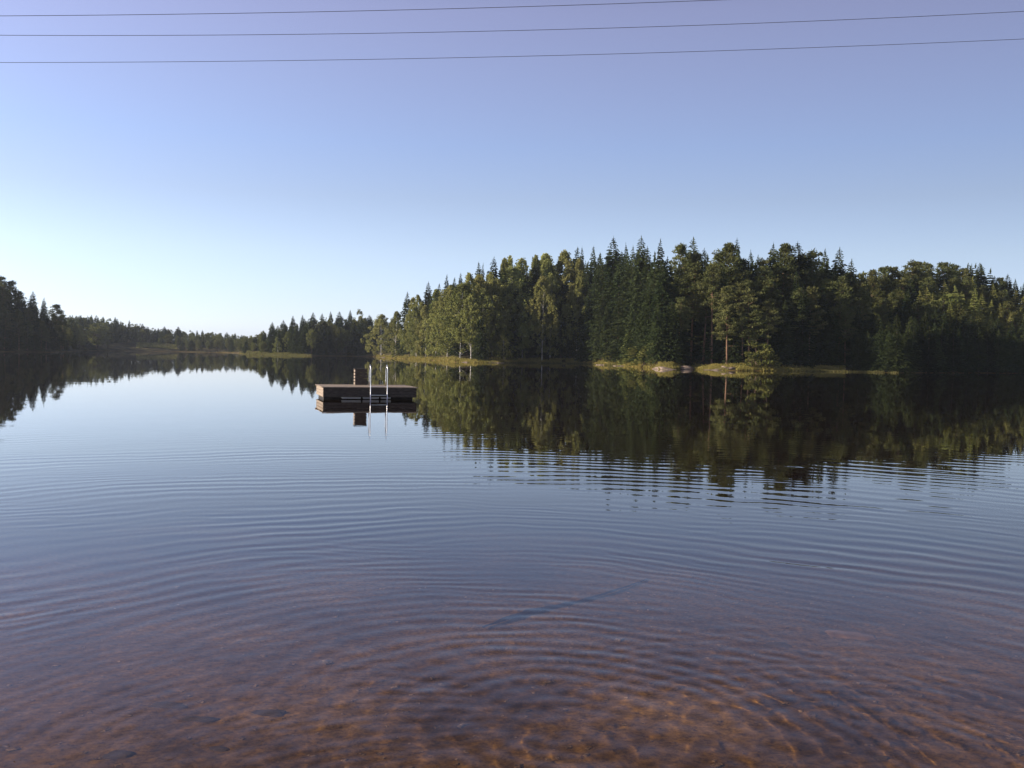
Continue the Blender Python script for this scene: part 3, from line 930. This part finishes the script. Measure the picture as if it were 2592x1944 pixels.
left_top = sil([-120, 0, 50, 100, 140, 175], [690, 712, 745, 765, 790, 832])
for sx in np.arange(-60, 172, 15.0):
    for d, low in ((4, .45), (10, .25), (17, .06)):
        x = sx + random.uniform(-6, 6)
        t = left_top(x)
        k = SP if random.random() < .55 else PI_
        plant(k, x, t + (885 - t) * max(.03, low + random.uniform(-.1, .1)), d, {SP: 'shadowed spruce deep in the backlit left wood', PI_: 'shadowed pine deep in the backlit left wood'}[k], 'inner ranks of the backlit left wood', 1.15)

# ---- far shore
FAR = [
    (BR, 246, 812, 8, 'big pale round tree on the far shore, lit on its left', 1.7, 0),
    (BR, 272, 836, 10, 'dark low tree leaning on the big pale round tree', 1.0, 3),
    (BR, 425, 842, 18, 'dome-shaped tree with bare trunk standing on the far meadow', .95, 1),
    (BR, 405, 852, 22, 'small pale tree just left of the meadow dome tree', .8, 2),
    (BR, 449, 844, 8, 'narrow tree with a long dark trunk at the right end of the meadow', .6, 2),
    (SP, 452, 827, 30, 'grey-blue rounded treetop standing above the meadow trees', 1.6, 2),
    (SP, 416, 826, 40, 'grey-blue pointed treetop behind the meadow dome tree', 1.4, 0),
    (BR, 492, 842, 8, 'dark round tree right of the far meadow', 1.0, 3),
    (BR, 548, 857, 8, 'low warm-toned tree on the far shore midway to the dark point', 1.0, 1),
    (BI, 603, 878, 4, 'small birch with pale stem close to the far grassy spit', .9, 1),
]
for kind, sx, top, d, lab, wide, var in FAR:
    plant(kind, sx, top, d, lab, 'trees singled out on the far shore', wide, None, var)
far_top = sil([165, 217, 298, 345, 400, 452, 531, 575, 633, 670], [794, 795, 803, 815, 826, 834, 836, 841, 846, 840])
for sx in np.arange(172, 668, 12.5):
    for rank, (d, low) in enumerate(((4, .5), (26, .22), (58, .02))):
        x = sx + random.uniform(-5, 5)
        if rank == 0 and (335 < x < 452 or 215 < x < 285):
            continue
        if rank == 0 and 280 < x < 350:
            continue
        if rank == 1 and 270 < x < 445:
            d = 48
        t = far_top(x)
        k = (SP if random.random() < (.5 if x < 420 else .16) else BR) if rank == 2 else (BR if random.random() < .82 else SP)
        plant(k, x, t + (884 - t) * max(0.0, low + random.uniform(-.1, .1)), d, {SP: 'hazy spruce in the wood along the far shore', BR: 'hazy leafy tree in the wood along the far shore'}[k],
              'wood along the far shore', random.uniform(.9, 1.4) if k == SP else .85)

# ---- the dark point between the far shore and the headland
POINT = [
    (BR, 664, 832, 22, 'loose-crowned tree at the left end of the dark point', .7, 2),
    (SP, 687, 815, 20, 'dark spruce near the left end of the point', 1.1, 0),
    (SP, 714, 810, 20, 'blunt spruce after the first dark spruce of the point', 1.1, 2),
    (SP, 741, 799, 22, 'pointed spruce starting the level skyline of the point', 1.0, 1),
    (SP, 764, 797, 22, 'slim spruce next to the pointed one on the point', 1.0, 3),
    (SP, 789, 790, 22, 'tallest spruce on the left half of the point', 1.1, 0),
    (SP, 815, 793, 22, 'spruce right after the tallest on the left half of the point', 1.0, 4),
    (SP, 836, 788, 22, 'spruce in the middle of the level skyline of the point', 1.0, 1),
    (SP, 859, 788, 22, 'spruce with thick tip left of the big round crown of the point', 1.2, 2),
    (SP, 884, 784, 22, 'spruce touching the big round crown of the point', 1.0, 0),
    (BR, 909, 780, 18, 'big round leafy crown standing highest on the point', .7, 3),
    (SP, 935, 796, 22, 'low dark spruce on the headland side of the big round crown', 1.1, 4),
    (BI, 703, 852, 5, 'sunlit birch with pale stem at the water on the dark point', .9, 4),
    (BI, 728, 838, 8, 'pale birch crown catching light in the dark point wood', 1.0, 0),
    (SB, 672, 876, 8, 'lit shrub at the left foot of the dark point', 1.4, 1),
]
for kind, sx, top, d, lab, wide, var in POINT:
    plant(kind, sx, top, d, lab, 'trees singled out on the dark point', wide, None, var)
pt_top = sil([660, 690, 740, 790, 910, 970, 1010], [845, 826, 810, 800, 796, 800, 800])
for sx in np.arange(672, 1010, 16.0):
    for d, low in ((7, .3), (14, .14), (21, .03)):
        x = sx + random.uniform(-6, 6)
        t = pt_top(x)
        k = SP if random.random() < .75 else BR
        plant(k, x, t + (897 - t) * max(.02, low + random.uniform(-.1, .1)), d + (35 if x > 945 else 0), {SP: 'dark spruce in the inner ranks of the point', BR: 'dark leafy tree in the inner ranks of the point'}[k],
              'inner ranks of the point', 1.15 if k == SP else .7)

# ---- woods that read as one mass behind the counted ranks
def build_woods():
    g = np.random.default_rng(77)
    base = spruce_crown(150, 18.0, 2.8, 0.9, 0.8, 0.02)
    c = base.reshape(-1, 4, 3)
    mid = c.mean(1, keepdims=True)
    c = (mid + (c - mid) * 1.7).reshape(-1, 3)
    V = []
    def add(sx, d, top):
        a = az(sx) if 0 <= sx <= 2592 else math.atan2((sx - 1296) / 2455.0, 1)
        rr = float(r_shore(a)) + d
        x, y = rr * math.sin(a), rr * math.cos(a)
        z = float(ground(x, y))
        zt = CAM_H + (horizon(sx) - top) / 2455.0 * rr
        Ht = zt - z
        if Ht < 2:
            return
        q = g.uniform(0, 6.28)
        s = Ht / 18
        w = max(s, .5) * 1.2
        p = np.stack([(c[:, 0] * math.cos(q) - c[:, 1] * math.sin(q)) * w + x, (c[:, 0] * math.sin(q) + c[:, 1] * math.cos(q)) * w + y, c[:, 2] * s + z], -1)
        V.append(p)
    for sx in np.arange(1050, 2180, 26):
        for d in (24, 32):
            add(sx + g.uniform(-10, 10), d, head_top(sx) + g.uniform(14, 60))
    for sx in np.arange(2185, 2720, 26):
        for d in (44, 54):
            add(sx + g.uniform(-10, 10), d, hill_top(min(sx, 2592)) + g.uniform(10, 40))
    for sx in np.arange(-300, 170, 18):
        for d in (24, 32):
            add(sx + g.uniform(-8, 8), d, left_top(max(sx, -120)) + g.uniform(12, 40))
    for sx in np.arange(175, 700, 12):
        for d in (40, 75):
            add(sx + g.uniform(-6, 6), d + (10 if 350 < sx < 445 else 0), far_top(min(sx, 670)) + g.uniform(6, 22))
    for sx in np.arange(680, 1010, 16):
        add(sx + g.uniform(-6, 6), 30 + (35 if sx > 945 else 0), pt_top(sx) + g.uniform(6, 24))
    V = np.concatenate(V)
    o = link('woods', mesh('woods', V, card_faces(len(V)), M['spruce']))
    tag(o, 'dark mass of forest filling the ground behind the counted trees', 'woods', None, 'stuff')


build_woods()


# ---------------------------------------------------------------- grass, reeds, rocks
def blades(name, pts, h, mat, seed, w=0.05, lean=0.35):
    g = np.random.default_rng(seed)
    n = len(pts)
    pts = np.asarray(pts)
    hh = h * g.uniform(0.5, 1.2, (n, 1))
    q = g.uniform(0, 6.28, n)
    side = np.stack([np.cos(q), np.sin(q), np.zeros(n)], -1)
    ln = g.normal(size=(n, 3)) * lean
    ln[:, 2] = 1
    tip = pts + unit(ln) * hh
    midp = pts + unit(ln * np.array([.4, .4, 1])) * hh * .55
    ww = w * g.uniform(.7, 1.4, (n, 1))
    v = np.stack([pts - side * ww / 2, pts + side * ww / 2, midp + side * ww * .45, tip], 1)
    v2 = v.reshape(-1, 3)
    return mesh(name, v2, card_faces(len(v2)), mat)


def shore_pts(s0, s1, d0, d1, n, seed):
    g = np.random.default_rng(seed)
    sx = g.uniform(s0, s1, n)
    a = np.array([az(s) for s in sx])
    rr = r_shore(a) + g.uniform(d0, d1, n)
    x, y = rr * np.sin(a), rr * np.cos(a)
    # tufted: keep where a low noise is positive
    z = np.maximum(ground(x, y), -0.15)
    keep = wav(x, y, seed + 3, 4.0) > -0.9
    return np.stack([x, y, z], -1)[keep]


p = np.concatenate([shore_pts(950, 1480, -0.6, 4.5, 12000, 61), shore_pts(1480, 2140, -0.4, 4.5, 13000, 62)])
o = link('grass', blades('grass', p, 0.42, M['grass'], 63, 0.09))
tag(o, 'yellow-green grass fringe along the foot of the headland', 'grass', None, 'stuff')
p = np.concatenate([shore_pts(2040, 2275, -1.6, -0.6, 2600, 64), shore_pts(1240, 1560, -1.6, 0.5, 3600, 65)])
o = link('reeds', blades('reeds', p, 0.38, M['reed'], 66, 0.07, 0.15))
tag(o, 'thin pale band of reeds standing in the shallows below the dark wood', 'reeds', None, 'stuff')
p = shore_pts(606, 790, -2, 9, 7000, 67)
spit_f = np.interp(np.arctan2(p[:, 0], p[:, 1]), [az(606), az(630), az(700), az(790)], [.35, .8, .7, .08])
o = link('reeds', blades('reeds', p, 0.55 * spit_f[:, None], M['reed'], 68, 0.2, 0.2))
tag(o, 'low yellow-green reed spit in front of the far dark point', 'reeds', None, 'stuff')
p = shore_pts(345, 450, 11, 40, 9000, 69)
o = link('meadow_grass', blades('meadow_grass', p, 0.5, M['meadow'], 70, 0.5, 0.5))
tag(o, 'pale sunlit meadow grass sloping to the far shore', 'grass', None, 'stuff')


def rock(sx, d, size, label, seed, mat='rock', name='rock', pos=None, group='bare rocks along the headland shore', sink=.35, rot=None, wedge=0):
    import bmesh
    g = np.random.default_rng(seed)
    bm = bmesh.new()
    bmesh.ops.create_icosphere(bm, subdivisions=4, radius=1)
    for v in bm.verts:
        c = np.array(v.co)
        n = wav(c[0] * 1.0 + c[2], c[1] + c[2] * .6, seed, 2.4) * .16 + wav(c[0] - c[2], c[1] * 1.3, seed + 1, 0.9) * .05
        c = np.sign(c) * np.abs(c) ** .8
        v.co = Vector(c * (1 + n)) 
        if wedge:
            v.co.z *= (0.62 + 0.38 * math.tanh(2 * v.co.x * wedge)) 
            st = round(v.co.z * 5) / 5
            v.co.z = v.co.z * .55 + st * .45
        v.co.x *= size[0] / 2; v.co.y *= size[1] / 2; v.co.z *= size[2]
    me = bpy.data.meshes.new(name)
    bm.to_mesh(me); bm.free()
    me.polygons.foreach_set('use_smooth', np.full(len(me.polygons), True))
    me.materials.append(M[mat])
    o = link(name, me)
    if pos is None:
        a = az(sx)
        rr = float(r_shore(a)) + d
        pos = (rr * math.sin(a), rr * math.cos(a), float(ground(rr * math.sin(a), rr * math.cos(a))))
    o.cycles.is_caustics_receiver = True
    o.location = (pos[0], pos[1], pos[2] - size[2] * sink)
    o.rotation_euler = (0.0, g.uniform(-.06, .06), g.uniform(-.2, .2) if rot is None else rot)
    tag(o, label, 'rock', group)
    return o


rock(975, 1.0, (5.5, 4, 0.62), 'pale rock at the foot of the first birch on the headland tip', 1, wedge=1)
rock(1178, 0.6, (4.2, 3.5, 0.59), 'pale wedge of bare rock below the end of the lit birch row', 2, wedge=1)
rock(1244, 0.8, (4.0, 3.2, 0.46), 'low mossy brown rock just right of the pale wedge rock', 3, wedge=-1)
rock(1530, 1.2, (3.4, 3.0, 0.56), 'red-brown rock under the twiggy brown shrub', 4, wedge=1)
rock(1578, 0.9, (3.0, 2.5, 0.37), 'flat tan rock between the red-brown rock and the light green shrub', 5, wedge=1)
rock(1690, 0.4, (4.2, 3.6, 0.56), 'pink bare rock sloping into the water at the point', 6, wedge=-1)
rock(1722, 1.8, (3.6, 3.0, 0.59), 'paler upper slab behind the pink bare rock', 7, wedge=1)
rock(1822, 1.0, (7.0, 4.2, 0.65), 'long mossy rock forming the grassy knoll', 8, wedge=1)
rock(1843, 2.2, (2.2, 1.8, 0.65), 'small pale boulder on top of the grassy knoll', 9, wedge=-1)
rock(2046, 0.0, (2.4, 1.6, 0.25), 'low orange-brown rock where the pale reed band begins', 10, wedge=1)


# ---------------------------------------------------------------- bathing raft
def build_raft():
    o0 = on_plane(818, 1012)
    yaw = R(17)
    W, D, Zt, Zb = 3.28, 2.4, 0.455, 0.09
    t = bpy.data.objects.new('bathing_raft', None)
    C.objects.link(t)
    t.location = (o0.x, o0.y, 0)
    t.rotation_euler = (0, 0, yaw)
    tag(t, 'square wooden bathing raft with a steel ladder, moored in the lake', 'raft')
    # deck of boards running along the front
    mb = MB()
    n = 22
    bw = (D + 0.08) / n
    for k in range(n):
        e = random.uniform(-.012, .012)
        mb.box((-0.04 + e, -0.04 + k * bw + .004, Zt - .032), (W + 0.04 + e, -0.04 + (k + 1) * bw - .004, Zt + random.uniform(-.002, .002)))
    link('deck', mb.me('raft_deck', M['deck']), t)
    hb = (Zt - .036 - Zb) / 3

    def clad(name, fn, mat='clad'):
        mb = MB()
        for k in range(3):
            z0, z1 = Zb + k * hb + .005, Zb + (k + 1) * hb - .005
            fn(mb, z0, z1)
        link('side_cladding', mb.me(name, M[mat]), t)
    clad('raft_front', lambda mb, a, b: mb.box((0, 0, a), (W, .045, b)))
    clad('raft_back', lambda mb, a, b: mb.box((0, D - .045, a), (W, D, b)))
    clad('raft_left', lambda mb, a, b: mb.box((0.0, .048, a), (.045, D - .048, b)), 'deck')  # same wood as the front; lighter deck tone paints this side sunlit
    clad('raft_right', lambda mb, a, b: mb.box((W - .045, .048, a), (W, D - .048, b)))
    # joists under the deck
    mb = MB()
    for x in (0.3, 1.1, 1.9, 2.7):
        mb.box((x, .05, Zt - .2), (x + .06, D - .05, Zt - .036))
    link('joist', mb.me('raft_joist', M['beam']), t)
    # dark bearers at the waterline all round, set back under the cladding
    for lo, hi in (((.06, .42, -.2), (W - .06, .52, Zt - .21)), ((.06, D - .3, -.2), (W - .06, D - .2, Zt - .21)),
                   ((.06, .523, -.2), (.16, D - .303, Zt - .212)), ((W - .16, .523, -.2), (W - .06, D - .303, Zt - .212))):
        link('bearer', MB().box(lo, hi).me('raft_bearer', M['beam']), t)
    # pale floats fixed along the front bearer, just clear of the water
    for x0, x1 in ((0.68, 1.34), (1.42, 1.98), (2.06, 2.4)):
        link('float', MB().box((x0, .25, .026), (x1, .417, .16)).me('raft_float', M['float']), t)
    # ladder: two hooped rails and rungs
    lad = link('ladder', MB().box((1.58, 0.05, Zt + .002), (2.27, .11, Zt + .016)).me('ladder_foot_plate', M['steel']), t)
    for x in (1.63, 2.22):
        pts = [(x, -.07, -1.0), (x, -.07, Zt + .2), (x, -.065, Zt + .55)]
        for k in range(0, 9):
            q = math.pi * k / 8
            pts.append((x, .085 - .15 * math.cos(q), Zt + .62 + .15 * math.sin(q)))
        pts += [(x, .24, Zt + .5), (x, .25, Zt + .2), (x, .25, Zt + .016)]
        link('rail', MB().tube(pts, .017, 10).me('ladder_rail', M['steel'], True), lad)
    for z in (-.72, -.42, -.12, .17):
        link('rung', MB().box((1.65, -.105, z - .014), (2.2, -.035, z + .014)).me('ladder_rung', M['steel']), lad)
    # slatted box standing on the deck
    b = bpy.data.objects.new('wooden_box', None)
    C.objects.link(b)
    mw = t.matrix_basis.copy()
    from mathutils import Matrix
    mw = Matrix.Translation(t.location) @ Matrix.Rotation(yaw, 4, 'Z')
    pos = mw @ Vector((1.33, 1.78, Zt + .004))
    b.location = pos
    b.rotation_euler = (0, 0, yaw)
    tag(b, 'slatted wooden box standing on the raft deck behind the ladder', 'box')
    bx, by, bz = .42, .3, .58
    h5 = bz / 5
    front, back, left, right = MB(), MB(), MB(), MB()
    for k in range(5):
        z0, z1 = k * h5 + .008, (k + 1) * h5 - .008
        front.box((.03, 0, z0), (bx, .025, z1)); back.box((.03, by - .025, z0), (bx, by, z1))
        left.box((0, 0, z0 + .008), (.028, by, z1 - .01)); right.box((bx + .002, 0, z0), (bx + .03, by, z1))
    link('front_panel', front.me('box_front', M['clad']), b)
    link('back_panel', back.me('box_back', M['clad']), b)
    link('side_panel', left.me('box_side', M['deck']), b)  # paler wood puts the sunlight on this end into its colour
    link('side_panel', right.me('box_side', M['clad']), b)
    link('lid', MB().box((-.01, -.01, bz), (bx + .04, by + .01, bz + .022)).me('box_lid', M['clad']), b)


build_raft()


# ---------------------------------------------------------------- things lying on the lake bed
def on_bed(sx, sy):
    p = on_plane(sx, sy, 0.0)
    d = ray(sx, sy).normalized()
    h = math.hypot(d.x, d.y)
    sr = h / 1.33                      # the line of sight bends at the surface
    u = Vector((d.x / h * sr, d.y / h * sr, -math.sqrt(1 - sr * sr)))
    q = p.copy()
    for _ in range(20):
        q = p + u * (float(ground(q.x, q.y)) / u.z)
    return q


a_, b_ = on_bed(1222, 1592), on_bed(1640, 1470)
mb = MB()
pts = []
for k in range(14):
    t_ = k / 13
    q = a_.lerp(b_, t_)
    pts.append(q + Vector((0, .05 * math.sin(t_ * 7), .035 + .015 * math.sin(t_ * 11))))
mb.tube(pts, [.01, .02, .033, .037, .03, .026, .023, .021, .02, .018, .016, .013, .01, .006], 8)
o = link('sunken_branch', mb.me('sunken_branch', M['wet_wood'], True))
o.cycles.is_caustics_receiver = True
tag(o, 'long dark sunken branch lying on the lake bed under the ripples', 'branch')
P = on_bed(2155, 1610)
rock(0, 0, (.3, .2, .03), 'pinkish stone under water to the right of the sunken branch', 31, 'stone', 'lake_stone', P, 'stones on the lake bed', .1)
for k, (sx, sy, sz, lab) in enumerate([
        (1965, 1632, (.18, .1, .03), 'dark stone under water beside the pinkish stone'),
        (2450, 1700, (.15, .09, .03), 'dark stone under the bright ripples on the right of the shallows'),
        (430, 1785, (.2, .09, .03), 'dark stone under water in the left shallows, farthest out'),
        (510, 1820, (.16, .07, .03), 'dark stone close behind the farthest one in the left shallows'),
        (680, 1805, (.17, .08, .03), 'dark stone in the left shallows nearest the middle'),
        (300, 1912, (.13, .07, .03), 'dark stone in the left shallows close to the shore'),
        (555, 1896, (.1, .05, .02), 'flat dark stone in the left shallows, smallest there'),
        (2230, 1920, (.07, .05, .02), 'tiny dark pebble in the golden shallows at the right'),
        (1330, 1800, (.06, .05, .02), 'tiny dark pebble in the middle of the brown shallows')]):
    rock(0, 0, sz, lab, 40 + k, 'dark_stone', 'lake_stone', on_bed(sx, sy), 'stones on the lake bed', .25)


def bed_litter():
    g = np.random.default_rng(88)
    V, Fq = [], []
    base = np.array([(-1, -1, -1), (1, -1, -1), (1, 1, -1), (-1, 1, -1), (-.7, -.7, .8), (.7, -.7, .8), (.7, .7, .8), (-.7, .7, .8)], float)
    fq = np.array([(0, 1, 5, 4), (1, 2, 6, 5), (2, 3, 7, 6), (3, 0, 4, 7), (4, 5, 6, 7)])
    for k in range(900):
        y = g.uniform(2.2, 7.5); x = g.uniform(-.62, .62) * y
        sz = g.uniform(.005, .013) * (2.0 if g.random() < .06 else 1)
        q = g.uniform(0, 6.28)
        b = base * (1 + g.normal(size=base.shape) * .22) * np.array([sz * g.uniform(.8, 1.8), sz, sz * .5])
        p = np.stack([b[:, 0] * math.cos(q) - b[:, 1] * math.sin(q) + x, b[:, 0] * math.sin(q) + b[:, 1] * math.cos(q) + y, b[:, 2] + float(ground(x, y)) + sz * .2], -1)
        Fq.append(fq + 8 * k); V.append(p)
    o = link('gravel', mesh('gravel', np.concatenate(V), np.concatenate(Fq), M['gravel']))
    o.cycles.is_caustics_receiver = True
    tag(o, 'scattered fine gravel and bits of litter on the shallow lake bed', 'gravel', None, 'stuff')


bed_litter()

# ---------------------------------------------------------------- power lines
for (yc, s, c, Y, lab) in ((7.0, -.0466, -4.6e-5, 23.3, 'thin black power line, top one of three, leaving the frame at its top edge'),
                           (30.6, -.0408, -5.6e-5, 25.0, 'thin black power line between the other two in the sky'),
                           (56.5, -.0405, -4.4e-5, 27.2, 'thin black power line hanging lowest of three in the sky')):
    pts = []
    for u in np.linspace(-2000, 2000, 81):
        px = 512 + u
        dv = ray(px * 2592 / W_, (yc + s * u + c / 2 * u * u + u * math.tan(ROLL)) * 1944 / H_)
        pts.append((dv.x * Y / dv.y, Y, CAM_H + dv.z * Y / dv.y))
    o = link('power_line', MB().tube(pts, .0065, 6).me('power_line', M['wire'], True))
    tag(o, lab, 'power line', 'power lines across the sky')

# ---------------------------------------------------------------- morning air
hm, hnt, hN, hL, hout = new_mat('morning_haze')
pv = hN.new('ShaderNodeVolumePrincipled')
pv.inputs['Color'].default_value = (0.82, 0.9, 1.0, 1)
pv.inputs['Density'].default_value = 0.00017
pv.inputs['Anisotropy'].default_value = 0.3
hL.new(pv.outputs[0], hout.inputs['Volume'])
hz = MB()
hz.v = [(x, y, z) for z in (-11, 60) for x, y in ((-1100, -1100), (1100, -1100), (1100, 1100), (-1100, 1100))]
hz.f = [(3, 2, 1, 0), (4, 5, 6, 7), (0, 1, 5, 4), (1, 2, 6, 5), (2, 3, 7, 6), (3, 0, 4, 7)]
o = link('haze', hz.me('haze', hm))
tag(o, 'thin pale morning haze over the lake and woods', 'haze', None, 'stuff')

print('trees', count, sum(count.values()))
